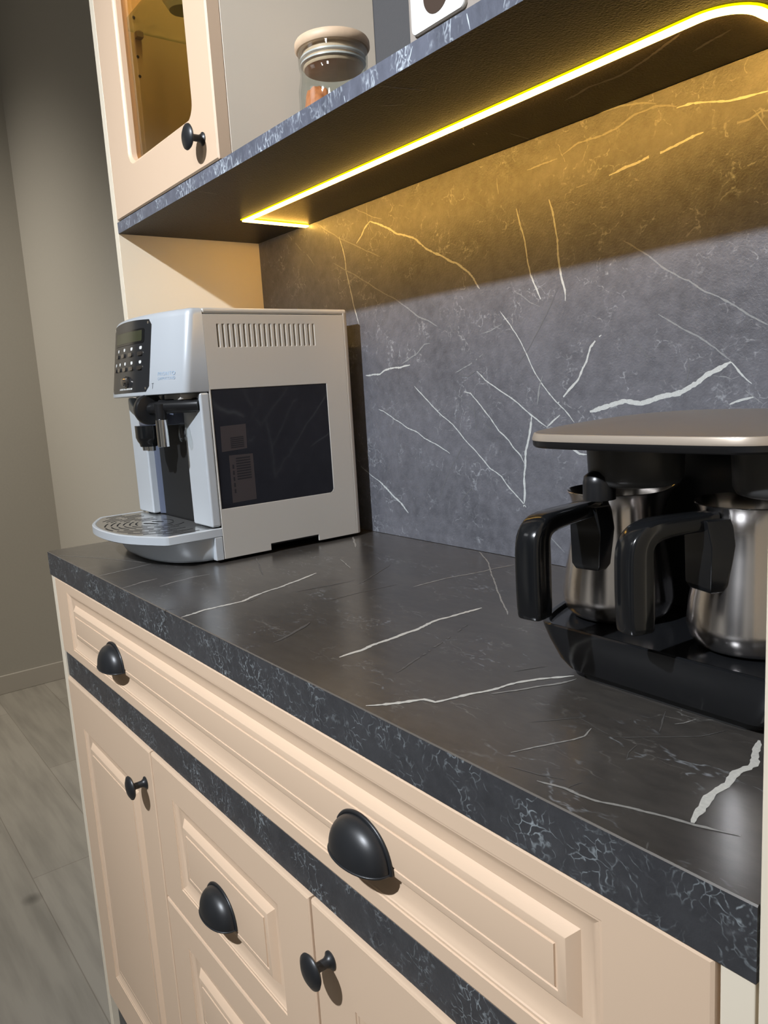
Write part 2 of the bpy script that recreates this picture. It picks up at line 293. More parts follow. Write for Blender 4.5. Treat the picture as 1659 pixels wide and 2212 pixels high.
BACKSPLASH_VEINS=[(3.2,0,0,[(375.2,496.8),(403.8,485.7),(440.7,466.0),(462.0,458.7),(483.5,449.0),(504.0,433.2),(530.0,419.3),(562.6,403.4),(589.2,387.7),(609.2,363.7)]),
(3,0,0,[(375.2,496.8),(358.3,488.3),(348.7,479.6),(334.9,470.1)]),
(1.5,1,0,[(333.5,524.8),(360.9,511.4),(384.0,499.9),(404.6,493.7)]),
(1.4,1,0,[(368.4,524.3),(368.0,498.2),(380.4,477.2)]),
(2,1,0,[(227.8,520.0),(265.1,500.2),(286.9,488.1),(329.5,468.2),(394.5,440.3)]),
(2,1,1,[(124.5,523.3),(148.0,507.1),(168.9,488.4),(186.0,478.5),(208.6,456.1)]),
(2.4,0,0,[(288.4,489.3),(300.3,453.6),(302.8,430.4),(309.4,406.7),(315.3,378.0),(323.4,357.1),(328.3,343.3)]),
(2,1,0,[(267.1,450.8),(306.9,430.6),(358.1,405.8),(392.8,387.7),(427.4,371.5),(449.9,358.6),(472.7,344.6),(499.2,332.5),(519.9,322.5)]),
(2,2,1,[(92.8,482.5),(78.0,454.8),(72.6,432.9),(60.7,414.1)]),
(3,0,0,[(337.5,262.3),(376.5,261.8),(402.6,269.1),(430.7,269.7),(453.4,271.9)]),
(2.4,1,0,[(434.6,275.8),(466.6,285.5),(489.2,298.8),(501.7,299.1)]),
(1.8,0,0,[(367.2,206.0),(379.3,203.6),(406.9,189.4),(441.7,175.6),(464.6,168.7),(478.2,161.1),(503.1,152.5),(534.0,138.9)]),
(2,0,0,[(460.6,239.6),(487.1,218.7),(513.8,199.1),(543.8,180.8),(565.8,160.4),(591.1,142.6),(614.6,121.4),(637.0,110.4),(658.3,90.2),(679.9,71.8)]),
(2,0,0,[(570.1,227.7),(583.0,225.4),(603.9,205.8),(618.3,191.7),(635.7,172.2),(653.0,160.0),(662.6,149.1),(672.9,140.1),(679.8,130.0)]),
(1.2,2,0,[(538.4,247.2),(553.8,228.3),(581.8,205.5),(602.9,187.3),(623.4,170.2)]),
(2,0,0,[(597.7,255.2),(612.1,241.4),(639.3,227.4),(667.8,211.4),(695.1,192.4),(718.5,178.2)]),
(3,0,0,[(718.5,178.2),(729.4,187.0),(740.6,193.2)]),
(3,0,1,[(735.1,205.9),(748.6,217.5),(768.8,236.3),(776.0,249.1),(782.3,256.9),(788.0,272.6),(798.1,281.4),(804.6,284.5)]),
(1.7,0,0,[(644.4,330.1),(671.6,298.5),(684.4,278.8),(697.5,254.0),(712.9,233.0),(735.3,209.9),(748.1,200.0),(761.9,184.0)]),
(3,1,0,[(714.0,242.8),(708.0,225.1),(703.4,206.5)]),
(4,0,0,[(693.5,192.4),(688.8,171.5),(682.1,145.9),(678.6,118.8),(678.4,94.1),(675.8,72.1)]),
(6.5,0,0,[(785.7,198.4),(805.1,201.9),(834.5,209.9),(855.8,205.7),(872.3,210.0),(891.6,213.5),(909.2,218.4),(924.0,224.6),(934.8,233.2),(948.9,239.9),(960.6,244.8)]),
(2.5,0,0,[(960.6,244.8),(970.8,233.7),(982.3,222.3)]),
(1.8,1,0,[(976.3,216.1),(994.1,202.9)]),
(1.2,1,0,[(941.4,232.4),(956.4,230.7),(961.3,228.2),(969.9,230.6)]),
(1.8,1,0,[(878.4,300.5),(906.3,283.2),(923.7,273.6),(945.2,259.2),(960.6,245.7)]),
(2,1,0,[(835.4,384.6),(853.0,372.7),(866.8,362.6),(882.4,350.1),(903.0,335.7),(914.1,330.8),(932.2,317.3),(946.2,310.5),(963.2,299.8),(981.2,287.2),(997.2,276.8)]),
(2.8,0,0,[(678.4,451.2),(685.0,426.0),(691.3,409.3),(693.6,389.4),(698.1,367.5),(708.0,350.5),(715.0,336.7)]),
(3.2,0,0,[(732.8,450.9),(737.1,428.8),(741.3,404.1),(743.5,382.9),(747.7,360.2),(752.1,342.4),(753.2,329.9)]),
(1.2,1,0,[(666.8,352.5),(681.7,346.0),(697.5,334.9),(712.5,328.1)]),
(4,0,0,[(959.6,202.7),(972.1,206.6),(984.3,209.5)]),
(2.2,1,0,[(698.5,492.4),(724.2,492.9),(745.4,492.7)]),
(2.2,1,0,[(752.4,496.0),(776.7,502.2),(805.4,502.2),(827.4,503.3),(850.8,510.5),(876.4,511.9),(900.2,503.8)]),
(2.2,1,0,[(805.9,526.2),(833.6,525.0),(862.2,518.6),(876.4,513.3)]),
(2.5,0,0,[(900.2,502.9),(918.6,501.7),(957.5,491.8),(980.1,488.9),(993.1,487.7)]),
(2.2,1,0,[(772.2,455.0),(788.7,456.3)]),
(3,0,1,[(817.6,457.3),(850.4,461.2),(867.9,463.7),(884.4,464.1),(902.9,468.1),(929.6,470.4)]),
(2.4,1,1,[(938.4,471.8),(957.8,470.5),(976.0,469.4),(993.3,475.6)]),
(1.8,1,0,[(980.3,476.3),(989.7,461.3),(993.7,454.9)]),
(1.5,2,0,[(546.3,523.7),(513.0,483.3)]),
(1.8,1,0,[(646.9,495.5),(649.1,474.8)]),
(1.4,2,0,[(584.6,488.0),(609.4,473.2),(629.2,459.7)]),
(3.5,0,0,[(355.2,88.6),(375.6,77.5),(395.2,64.4),(430.1,41.7)]),
(1.6,0,0,[(307.7,110.4),(332.9,97.5),(367.4,83.9)]),
(1.8,2,1,[(562.3,151.1),(543.2,127.6),(524.4,103.5),(504.2,67.8)]),
(1.8,2,1,[(388.5,121.5),(373.4,81.2)]),
(2,2,0,[(581.8,94.7),(553.2,69.6)]),
(1.6,2,0,[(588.3,205.4),(592.6,167.3)]),
(3,0,0,[(749.0,157.1),(764.5,148.9),(769.4,146.2),(781.9,144.9)]),
(1.8,1,0,[(716.9,39.7),(729.7,29.0),(742.9,18.5)]),
(1.3,2,0,[(688.9,114.5),(707.5,103.4),(729.1,85.7)]),
(1.2,2,0,[(837.3,290.3),(849.2,274.0),(865.6,255.7),(874.8,255.1)]),
(1.4,2,0,[(742.4,347.5),(722.5,316.9),(698.7,285.2),(672.3,257.8)]),
(1.4,2,0,[(913.9,252.5),(914.4,239.0),(911.3,221.7)]),
(1.4,2,0,[(498.8,367.3),(526.3,341.4),(558.4,312.5)]),
(1.4,2,0,[(596.8,255.9),(577.9,247.4),(554.5,253.0)]),
(1.6,1,0,[(647.7,313.1),(626.1,306.2),(608.6,304.8)]),
(2.5,1,0,[(627.9,306.1),(646.0,312.1)]),
(2,1,1,[(553.6,254.3),(588.3,265.9),(611.4,276.8)]),
]
COUNTER_VEINS=[(2,1,0,[(55.1,2.1),(133.4,41.0),(207.0,69.7),(242.1,81.5)]),
(4.5,1,0,[(270.0,2.6),(264.7,29.6),(261.1,55.4),(254.2,83.3)]),
(4.5,1,0,[(372.3,0.2),(360.2,30.2),(357.3,53.4)]),
(3.5,2,0,[(360.3,75.5),(356.6,96.1)]),
(4.5,1,0,[(403.9,38.4),(394.2,67.5),(391.7,87.8),(392.4,114.8)]),
(6,0,0,[(565.7,0.3),(558.3,31.6),(558.7,56.5),(558.6,79.4),(546.5,108.9),(537.1,140.2),(525.1,174.5),(509.3,215.1)]),
(3.5,2,0,[(565.4,82.6),(558.2,102.6)]),
(6,2,0,[(722.2,29.4),(713.3,55.7),(695.0,90.4)]),
(6.5,0,0,[(806.1,51.1),(804.6,76.7),(801.6,89.7),(799.9,119.0),(796.9,150.8),(789.1,188.7),(791.7,219.1),(791.9,246.2)]),
(3,2,0,[(571.7,146.5),(578.2,182.9),(583.1,221.9)]),
(3,2,0,[(603.5,218.2),(554.4,304.1)]),
(2.4,1,0,[(465.2,284.4),(524.9,260.5)]),
(3.5,1,0,[(667.4,254.0),(666.7,305.0),(677.4,359.2),(683.8,412.3)]),
(2.4,1,0,[(590.9,439.9),(648.1,401.1),(713.7,343.2),(778.0,289.0),(830.8,246.8)]),
(5,0,0,[(910.9,4.4),(924.8,25.3),(934.8,42.6),(945.2,45.4),(952.0,68.2),(957.0,88.4),(961.6,109.8),(969.5,133.7),(985.6,160.2)]),
(3.2,1,0,[(963.5,87.0),(975.8,110.5),(986.4,136.4),(991.3,156.0)]),
(3,2,1,[(875.4,62.1),(845.4,138.8),(824.0,195.0)]),
(1.5,2,0,[(1053.5,12.5),(1065.5,16.4),(1073.8,18.5),(1086.9,24.8)]),
(3,1,0,[(1076.9,12.0),(1093.2,17.2),(1104.4,17.6),(1114.9,19.8),(1126.7,23.8),(1137.2,27.9),(1150.8,32.2),(1162.6,35.5),(1173.8,39.3),(1186.7,43.8)]),
(7.5,0,0,[(1163.2,37.5),(1160.3,45.6),(1156.7,61.1),(1155.3,73.2),(1155.5,88.5),(1153.1,104.8),(1154.1,119.8),(1141.1,153.3)]),
(1.5,2,0,[(1093.9,16.4),(1096.0,29.5)]),
(2.2,1,0,[(1041.6,26.9),(1046.4,42.9),(1051.6,55.8),(1056.6,70.5),(1058.8,79.6),(1055.6,92.5)]),
(2.5,1,0,[(1090.2,137.5),(1093.8,143.2),(1097.1,153.8)]),
(1.5,2,0,[(1072.6,90.6),(1102.0,120.4),(1112.7,133.1),(1119.9,152.1)]),
(1.5,2,0,[(1074.7,151.1),(1090.3,120.3)]),
(1.5,2,0,[(1090.5,93.4),(1093.2,80.5),(1097.3,73.2)]),
(4,1,0,[(343.4,393.4),(414.8,348.2)]),
(3,2,0,[(351.8,208.6),(459.1,161.8)]),
(2.5,2,0,[(1158.0,5.6),(1161.1,0.1)]),
(2,2,0,[(637.4,144.3),(637.2,190.6),(642.4,250.2)]),
(2,2,1,[(519.1,-31.4),(524.7,22.2)]),
(2,2,0,[(943.6,134.4),(956.0,160.7)]),
(1.5,2,0,[(1018.9,70.4),(1040.3,102.6)]),
]
UNDERSIDE_VEINS=[(2.5,2,0,[(709.8,402.6),(705.0,442.4)]),
(4,2,0,[(813.0,376.5),(851.3,369.1),(876.8,372.6),(917.2,363.6),(948.7,348.3),(968.6,338.0)]),
(4,2,0,[(953.3,385.9),(975.7,377.9),(996.0,372.6)]),
(2.5,2,0,[(752.5,178.2),(765.0,226.5)]),
(2.5,2,0,[(710.5,210.1),(725.8,231.3)]),
(3,0,0,[(663.1,388.4),(658.8,395.7)]),
(2,0,0,[(670.8,338.5),(670.5,341.7)]),
(2,0,0,[(699.0,337.8),(694.7,343.3)]),
(2,1,0,[(699.6,374.7),(695.5,381.1)]),
(2,1,0,[(654.8,336.1),(654.2,338.8)]),
(2,2,0,[(329.0,182.7),(325.3,212.6)]),
(2,2,0,[(335.6,312.5),(331.8,347.0)]),
]
# ------------------------------------------------------------------ the room
FZ = -0.92; WX = -2.048; WY = 0.5225
structure(link('floor', bx(WX - .1, 2.2, -2.6, WY + .1, FZ - .05, FZ), M_floor))
structure(link('wall_left', bx(WX - .1, WX, -2.6, WY + .1, FZ, 2.2), M_wall))
structure(link('wall_back', bx(WX, 2.2, WY, WY + .1, FZ, 2.2), M_wall))
structure(link('baseboard_left', bx(WX, WX + .012, -2.6, WY, FZ, FZ + .077), M_bb, bevel=.002))
structure(link('baseboard_back', bx(WX + .012, -.001, WY - .012, WY, FZ, FZ + .077), M_bb, bevel=.002))
# ------------------------------------------------------------------ measures of the cabinet
D = .444; Y1 = .1746; H0 = .5256; H1 = .5435; XR = 1.2187; TOP = 1.35
# marble worktop
bm = bmesh.new(); ch = .0009
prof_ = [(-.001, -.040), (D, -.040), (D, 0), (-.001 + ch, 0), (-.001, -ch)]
loft(bm, [[(-.002, y, z) for y, z in prof_], [(XR, y, z) for y, z in prof_]])
bmesh.ops.recalc_face_normals(bm, faces=bm.faces); bm.normal_update()
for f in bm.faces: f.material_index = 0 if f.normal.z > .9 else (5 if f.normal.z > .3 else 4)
COUNTER_VEINS = [(w_ * .8, a, b_, p_) for w_, a, b_, p_ in COUNTER_VEINS]
add_veins(bm, COUNTER_VEINS, ('z', 0.0, 1), 1)
tag(link('marble_worktop', bm, [M_counter] + M_vc + [M_edge, plain('worktop_edge_reflection', (.11, .095, .08), .35)], smooth=0), 'dark grey marble-look worktop with pale streaks on the cream base cabinet', 'worktop')  # paler chamfer colour stands in for a reflection along the front edge
# backsplash
bm = bmesh.new(); box(bm, .018, XR - .018, D, D + .012, 0.0005, H0 - .0005)
add_veins(bm, BACKSPLASH_VEINS, ('y', D, -1), 1)
tag(link('marble_backsplash', bm, [M_splash] + M_v, smooth=0), 'upright dark grey marble-look panel with white veins behind the worktop', 'backsplash')
# shelf
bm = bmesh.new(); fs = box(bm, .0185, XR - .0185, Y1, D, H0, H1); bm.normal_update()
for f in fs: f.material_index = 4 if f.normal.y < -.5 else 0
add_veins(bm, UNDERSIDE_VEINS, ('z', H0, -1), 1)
rn = random.Random(4)
for cx0 in (.10, .235, .30, .43, .449, .56, .70, .745, .80, .88):
    h = rn.uniform(.3, 1); dx = rn.uniform(-.006, .012)
    ribbon(bm, [(cx0 * 1000, (H0 + .0008) * 1000), ((cx0 + dx * h) * 1000, (H0 + .0165 * h) * 1000)], 2.2, ('y', Y1, -1), 0, 5, False, int(cx0 * 1000))
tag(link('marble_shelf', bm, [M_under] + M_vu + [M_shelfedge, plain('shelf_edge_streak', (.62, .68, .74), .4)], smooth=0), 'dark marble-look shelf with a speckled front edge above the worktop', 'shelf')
# LED strip under the shelf
def offset_path(pts, o):
    res = []
    for i, p in enumerate(pts):
        a = pts[max(i - 1, 0)]; c = pts[min(i + 1, len(pts) - 1)]
        d1 = (p - a).normalized() if i > 0 else (c - p).normalized(); d2 = (c - p).normalized() if i < len(pts) - 1 else d1
        n1 = Vector((-d1.y, d1.x)); n2 = Vector((-d2.y, d2.x)); nn = (n1 + n2).normalized(); res.append(p + nn * (o / max(.5, nn.dot(n1))))
    return res
path = [Vector((.1945, D - .001)), Vector((.1975, .323))]
cxr, cyr, rr = 1.029 - .035, .323 + .035, .035
path += [Vector((cxr + rr * math.cos(a), cyr + rr * math.sin(a))) for a in [(-90 + 9 * i) * PI / 180 for i in range(11)]] + [Vector((1.029, D - .001))]
def strip(wd, zt, zb):
    b = bmesh.new(); l_, r_ = offset_path(path, wd / 2), offset_path(path, -wd / 2)
    loft(b, [[(l.x, l.y, zt), (r.x, r.y, zt), (r.x, r.y, zb), (l.x, l.y, zb)] for l, r in zip(l_, r_)]); return b
led = thing('led_strip_light', 'glowing warm white LED strip bent round under the marble shelf', 'led strip', (.6, .323, H0 - .004))
bm = strip(.0085, H0 - .0001, H0 - .0040); bm.normal_update(); cen = Vector((.61, .44))
for f in bm.faces:
    c_ = f.calc_center_median(); f.normal_update()
    if abs(f.normal.z) > .5: f.material_index = 0
    elif abs(f.normal.x) > .85 and c_.x < .5: f.material_index = 3
    else: f.material_index = 1 if f.normal.to_2d().dot(cen - c_.to_2d()) > 0 else 2
link('diffuser', bm, [M_led, M_led_in, M_led_out, M_led_leg], led, smooth=0)
link('glow_fringe', strip(.0125, H0 - .00005, H0 - .0012), M_ledfringe, led, smooth=0)
# ------------------------------------------------------------------ panelled fronts
def front(x0, x1, z0, z1, mx, mz, y=0.0, th=.018):
    """a routed door or drawer front, its face towards -y"""
    prof = [(0, .0028), (.0008, .0010), (.0028, 0)]
    rel = [(0, 0), (.0006, .0012), (.0026, .0012), (.0034, .0022), (.006, .0034), (.010, .0052), (.014, .0062), (.0196, .0064), (.0200, .0060), (.0262, .0006), (.0270, .0003), (.0325, 0), (.0330, .0008), (.0345, .0008), (.0350, -.0004), (.037, -.0006)]
    rings = []
    def rect(ix, iz, d): return [(x0 + ix, y + d, z0 + iz), (x1 - ix, y + d, z0 + iz), (x1 - ix, y + d, z1 - iz), (x0 + ix, y + d, z1 - iz)]
    rings.append(rect(0, 0, th)); 
    for t, d in prof: rings.append(rect(t, t, d))
    for t, d in rel: rings.append(rect(mx + t, mz + t, d))
    bm = bmesh.new(); loft(bm, rings); return bm
def knob(parent, x, z, y):
    bm = bmesh.new()
    lathe(bm, [(.0085, 0), (.0085, .0012), (.0062, .0028), (.0045, .006), (.0045, .0155), (.0075, .0175), (.0145, .0195), (.0165, .0215), (.0160, .0230), (.011, .0255), (0.004, .0268), (0, .027)], (x, y, z), 40, 'y')
    return link('knob', bm, M_black, parent, smooth=50)
def cup_handle(parent, x, z, y, a=.036, h=.033, p=.0225):
    bm = bmesh.new(); NU, NV = 32, 12
    def shell(a, h, p, zo=0):
        rows = []
        for j in range(NV + 1):
            v = PI / 2 * j / NV
            rows.append([(x + a * math.cos(PI * i / NU), y - p * (math.sin(v) ** .8) * math.sin(PI * i / NU) ** .8 - .0012, z + zo + h * math.cos(v) * math.sin(PI * i / NU) ** .9) for i in range(NU + 1)])
        return rows
    outer = shell(a, h, p); inner = shell(a - .0018, h - .0018, p - .0018)
    V1 = [[bm.verts.new(q) for q in r] for r in outer]; V2 = [[bm.verts.new(q) for q in r] for r in inner]
    for V in (V1, V2):
        for j in range(NV):
            for i in range(NU):
                try: bm.faces.new((V[j][i], V[j][i + 1], V[j + 1][i + 1], V[j + 1][i]))
                except ValueError: pass
    for i in range(NU): bm.faces.new((V1[NV][i], V1[NV][i + 1], V2[NV][i + 1], V2[NV][i]))
    # flange bead round the back and lip bead at the mouth
    tube(bm, [(x + (a + .0012) * math.cos(PI * i / NU), y - .0018, z + (h + .0012) * math.sin(PI * i / NU) ** .9) for i in range(NU + 1)], .0018, 8)
    tube(bm, [(outer[NV][i][0], outer[NV][i][1], outer[NV][i][2]) for i in range(NU + 1)], .0010, 8)
    return link('cup_handle', bm, M_black, parent, smooth=60)
# ------------------------------------------------------------------ base cabinet
ZD0, ZD1 = -.1715, -.0405; ZS0, ZS1 = -.2165, -.1745; ZC1 = -.2195; ZB = -.836
base = thing('base_cabinet', 'cream base cabinet with raised-panel drawers and doors under the dark worktop', 'cabinet', (.61, .22, FZ))
link('side_panel', bx(0, .018, .0005, D, FZ, -.0405), M_edgeband, base, bevel=.0008)
link('side_panel', bx(1.2005, 1.2177, .0005, D, FZ, -.0405), M_edgeband, base, bevel=.0008)
link('carcass', bx(.0185, 1.2, .021, D, -.836, -.0405), M_dark, base)
link('plinth', bx(.0185, 1.2, .012, .03, FZ, -.8385), M_edge, base).__setitem__('label', 'dark marble-look plinth')
dr = link('drawer', front(.0187, 1.1985, ZD0, ZD1, .0665, .0165), M_cream, base, smooth=25)
cup_handle(dr, .304, -.1255, 0.0004); cup_handle(dr, .9015, -.1275, 0.0004)
link('marble_trim_strip', bx(.0187, 1.1985, .0035, .02, ZS0, ZS1), M_edge, base, bevel=.0006).__setitem__('label', 'dark marble-look strip')
d1 = link('door', front(.0187, .4030, ZB, ZC1, .064, .074), M_cream, base, smooth=25); knob(d1, .338 + .0365, -.2745, 0)
cols = [(.4055, .8030)]
for (z0, z1, hz) in ((-.4285, ZC1, -.3495), (-.6330, -.4310, -.558), (ZB, -.6355, -.765)):
    q = link('drawer', front(.4055, .8030, z0, z1, .064, .041), M_cream, base, smooth=25); cup_handle(q, .598, hz, 0.0004)
d2 = link('door', front(.8055, 1.1985, ZB, ZC1, .064, .074), M_cream, base, smooth=25); knob(d2, .8352, -.2640, 0)
# ------------------------------------------------------------------ hutch above
hut = thing('hutch_cabinet', 'cream wall unit with a glass door standing on the left end of the worktop', 'cabinet', (.3, .32, 0.0003))
link('side_panel', bx(0, .0178, Y1, D + .012, .0003, TOP), M_edgeband, hut, bevel=.0008)
link('side_panel', bx(1.2007, 1.2187, Y1, D + .012, .0003, TOP), M_edgeband, hut, bevel=.0008)
link('divider_panel', bx(.3940, .4122, Y1 + .0205, D, H1 + .0002, TOP), M_inner, hut, bevel=.0006)
link('back_panel', bx(.0182, 1.2005, D + .0003, D + .012, H1 + .0002, TOP), plain('slate_back_panel', (.075, .076, .082), .5, bump=.2, bscale=200), hut)
link('top_panel', bx(0, 1.2187, Y1 + .001, D + .012, TOP + .0002, TOP + .018), M_edgeband, hut)
# glass door: frame with a rounded opening
DX0, DX1, DZ0, DZ1 = .0190, .4120, .5462, 1.3450
OX0, OX1, OZ0, OZ1 = .1050, .3440, .6185, 1.272
def rrect(x0, x1, z0, z1, r, n=6):
    pts = []
    for cx, cz, a0 in ((x1 - r, z0 + r, -90), (x1 - r, z1 - r, 0), (x0 + r, z1 - r, 90), (x0 + r, z0 + r, 180)):
        for k in range(n + 1):
            a = math.radians(a0 + 90 * k / n); pts.append((cx + r * math.cos(a), cz + r * math.sin(a)))
    return pts
bm = bmesh.new(); n_ = 6
outer = rrect(DX0, DX1, DZ0, DZ1, .0015, n_); outer2 = rrect(DX0 + .002, DX1 - .002, DZ0 + .002, DZ1 - .002, .0015, n_)
o_r = .018
rings = [[(x, Y1 + .0195, z) for x, z in outer], [(x, Y1 + .0025, z) for x, z in outer], [(x, Y1, z) for x, z in outer2],
         [(x, Y1, z) for x, z in rrect(OX0 - .005, OX1 + .005, OZ0 - .005, OZ1 + .005, o_r + .005, n_)], [(x, Y1 + .0018, z) for x, z in rrect(OX0 - .004, OX1 + .004, OZ0 - .004, OZ1 + .004, o_r + .004, n_)],
         [(x, Y1 + .0045, z) for x, z in rrect(OX0, OX1, OZ0, OZ1, o_r, n_)], [(x, Y1 + .0195, z) for x, z in rrect(OX0, OX1, OZ0, OZ1, o_r, n_)], [(x, Y1 + .0195, z) for x, z in outer]]
loft(bm, rings, False, False); bmesh.ops.remove_doubles(bm, verts=bm.verts, dist=1e-6)
gd = link('door', bm, M_cream, hut, smooth=30)
bm = bmesh.new(); loft(bm, [[(x, Y1 + .0125, z) for x, z in rrect(OX0 + .0003, OX1 - .0003, OZ0 + .0003, OZ1 - .0003, o_r, n_)], [(x, Y1 + .0160, z) for x, z in rrect(OX0 + .0003, OX1 - .0003, OZ0 + .0003, OZ1 - .0003, o_r, n_)]])
pn = link('glass_pane', bm, M_pane, gd, smooth=0); pn['label'] = 'bronze tinted glass pane'
knob(gd, .3722, .5812, Y1)
bm = bmesh.new(); box(bm, .0185, .3935, .215, D - .006, .8555, .8605)
link('glass_shelf', bm, M_shelfglass, hut, smooth=0)
for yy in (.245, .40):
    bm = bmesh.new(); box(bm, .0183, .030, yy - .006, yy + .006, .846, .8553); lathe(bm, [(.005, 0), (.005, .010)], (.0183, yy, .853), 16, 'x'); link('shelf_bracket', bm, M_greige, hut, bevel=.0008)
for zz in (.8798, .8185, .9108, .7876):
    bm = bmesh.new(); lathe(bm, [(.0026, 0), (.0026, .0003)], (.01805, .2415, zz), 14, 'x'); link('pin_hole', bm, M_pin, hut)
bm = bmesh.new(); box(bm, .0183, .05, .198, .215, .665, .690); link('hinge', bm, M_chrome, hut, bevel=.001)
cl = bpy.data.lights.new('cabinet_light', 'AREA'); cl.shape = 'RECTANGLE'; cl.size = .25; cl.size_y = .02; cl.energy = 4.2; cl.color = (1, .72, .35)
co = bpy.data.objects.new('cabinet_light', cl); C.objects.link(co); co.location = (.2, .26, TOP - .02)
# neighbour
nb = thing('tall_cabinet', 'pale cream tall cabinet edge at the right of the worktop', 'cabinet', (1.5, .2, FZ))
link('side_panel', bx(1.2195, 1.2375, -.0005, D + .02, FZ, 1.45), M_edgeband, nb, bevel=.0008)
link('front_panel', bx(1.2385, 1.80, .001, .02, FZ + .08, 1.45), M_edgeband, nb, bevel=.001)
link('carcass', bx(1.2385, 1.80, .021, D + .02, FZ, 1.45), M_inner, nb)
# ------------------------------------------------------------------ things on the shelf
JX, JY, JZ = .495, .308, H1
jar = thing('glass_jar', 'clear glass jar with a pale wooden lid on the marble shelf', 'jar', (JX, JY, JZ))
bm = bmesh.new()
lathe(bm, [(0, .0006), (.040, .0006), (.0455, .003), (.047, .009), (.047, .080), (.045, .090), (.0435, .097), (.0432, .103), (.0445, .108), (.0450, .124), (.0450, .126), (.0428, .126), (.0428, .110), (.0415, .104), (.0415, .097), (.0425, .089), (.0445, .079), (.0445, .010), (.042, .005), (0, .004)], (JX, JY, JZ), 56)
link('glass_body', bm, M_glass, jar, smooth=50)
bm = bmesh.new(); lathe(bm, [(0, .1055), (.0380, .1055), (.0390, .107), (.0395, .1265), (.0465, .1270), (.0485, .1295), (.0485, .1360), (.0470, .1385), (.043, .1395), (0, .1400)], (JX, JY, JZ), 56)
lid = link('lid', bm, M_wood, jar, smooth=40)
bm = bmesh.new()
for zz in (.1115, .1180): lathe(bm, [(.0396, zz - .002), (.0422, zz - .001), (.0422, zz + .001), (.0396, zz + .002)], (JX, JY, JZ), 56)
link('seal_ring', bm, plain('silicone_seal', (.72, .68, .66), .3), lid, smooth=40)
bm = bmesh.new(); bmesh.ops.create_icosphere(bm, subdivisions=4, radius=1.0)
for v in bm.verts:
    p = v.co.copy(); k = 1 + .16 * noise.noise(p * 3.1)
    v.co = Vector((JX - .014 + p.x * .0215 * k, JY - .017 + p.y * .0200 * k, JZ + .0480 + p.z * .0380 * k))
o = tag(link('jar_filling', bm, M_orange, smooth=60), 'orange-brown filling at the bottom of the glass jar', 'food'); o['kind'] = 'stuff'
# box at the right
cb = thing('storage_box', 'greige box with a white front and dark round spot on the shelf', 'box', (.822, .235, H1))
link('body', bx(.7690, .8900, .2035, .28, H1 + .0003, H1 + .16), M_greige, cb, bevel=.004, bseg=3)
bm = bmesh.new(); rp = rrect(.7785, .8505, .5625, .6400, .006, 6)
loft(bm, [[(x, .2036, z) for x, z in rp], [(x, .2005, z) for x, z in rp], [(x * .985 + .8145 * .015, .1995, z * .985 + .6 * .015) for x, z in rp]])
fpn = link('front_plate', bm, M_white, cb, smooth=30); fpn['label'] = 'white plate with rounded corners'
bm = bmesh.new(); lathe(bm, [(.0172, 0), (.0172, .0004)], (.8145, .1996, .5880), 40, 'y'); link('round_spot', bm, M_brown, fpn)
# cup on the glass shelf
KX, KY, KZ = .118, .285, .8607
cup = thing('white_cup', 'white cup with a handle behind the glass door', 'cup', (KX, KY, KZ))
bm = bmesh.new(); lathe(bm, [(0, 0), (.022, 0), (.024, .003), (.034, .02), (.040, .05), (.041, .075), (.0395, .075), (.038, .05), (.032, .022), (0, .006)], (KX, KY, KZ), 40); link('cup_body', bm, M_white, cup, smooth=50)
bm = bmesh.new(); tube(bm, [(KX + .038 * .3 + t[0] * -.6, KY - .037 + t[0] * -1.0 + 0, KZ + t[1]) for t in ((0, .065), (.014, .066), (.024, .056), (.025, .040), (.018, .026), (0, .02))], .0035, 10); link('cup_handle', bm, M_white, cup, smooth=60)
# ------------------------------------------------------------------ silver espresso machine
em = thing('espresso_machine', 'silver bean-to-cup espresso machine with smoked side window at the left end', 'coffee machine', (.195, .25, .0003))
X0, X1 = .047, .343; YS = .163; YB = .414; ZT = .366; XC = .195
def ybow(x, z): return .092 + .018 * (z - .249) / .117 + .03 * ((x - XC) / .135) ** 2
# side panel with vent slots and window cut out, as a grid of cells
def plate_cells(y0, y1, z0, z1, holes, x, th):
    ys = sorted({y0, y1} | {h[0] for h in holes} | {h[1] for h in holes}); zs = sorted({z0, z1} | {h[2] for h in holes} | {h[3] for h in holes})
    bm = bmesh.new(); g = {}
    for i, a in enumerate(ys):
        for j, b in enumerate(zs): g[i, j] = bm.verts.new((x, a, b))
    for i in range(len(ys) - 1):
        for j in range(len(zs) - 1):
            cy, cz = (ys[i] + ys[i + 1]) / 2, (zs[j] + zs[j + 1]) / 2
            if any(h[0] < cy < h[1] and h[2] < cz < h[3] for h in holes): continue
            bm.faces.new((g[i, j], g[i + 1, j], g[i + 1, j + 1], g[i, j + 1]))
    for v in [v for v in bm.verts if not v.link_faces]: bm.verts.remove(v)
    r = bmesh.ops.extrude_face_region(bm, geom=list(bm.faces))
    bmesh.ops.translate(bm, verts=[e for e in r['geom'] if isinstance(e, bmesh.types.BMVert)], vec=(-th, 0, 0))
    return bm
WIN = (.1655, .3625, .0790, .2520)
vents = [(.1835 + k * .00843, .1835 + k * .00843 + .0034, .3110, .3435) for k in range(20)]
holes = vents + [WIN, (.2410, .3280, .0050, .0150)]
sp = link('side_panel', plate_cells(YS, .402, .0050, .3572, holes, X1, .003), M_silver_side, em, bevel=.0007, bseg=2)
bm = bmesh.new()
for h in vents: box(bm, X1 - .0038, X1 - .0012, h[0] + .0016, h[1] - .0001, h[2] + .0001, h[3] - .0001)
link('vent_louvers', bm, M_silver_side, sp, smooth=0)
link('side_panel', bx(X0, X0 + .003, YS, .402, .005, .3572), M_silver_side, em)
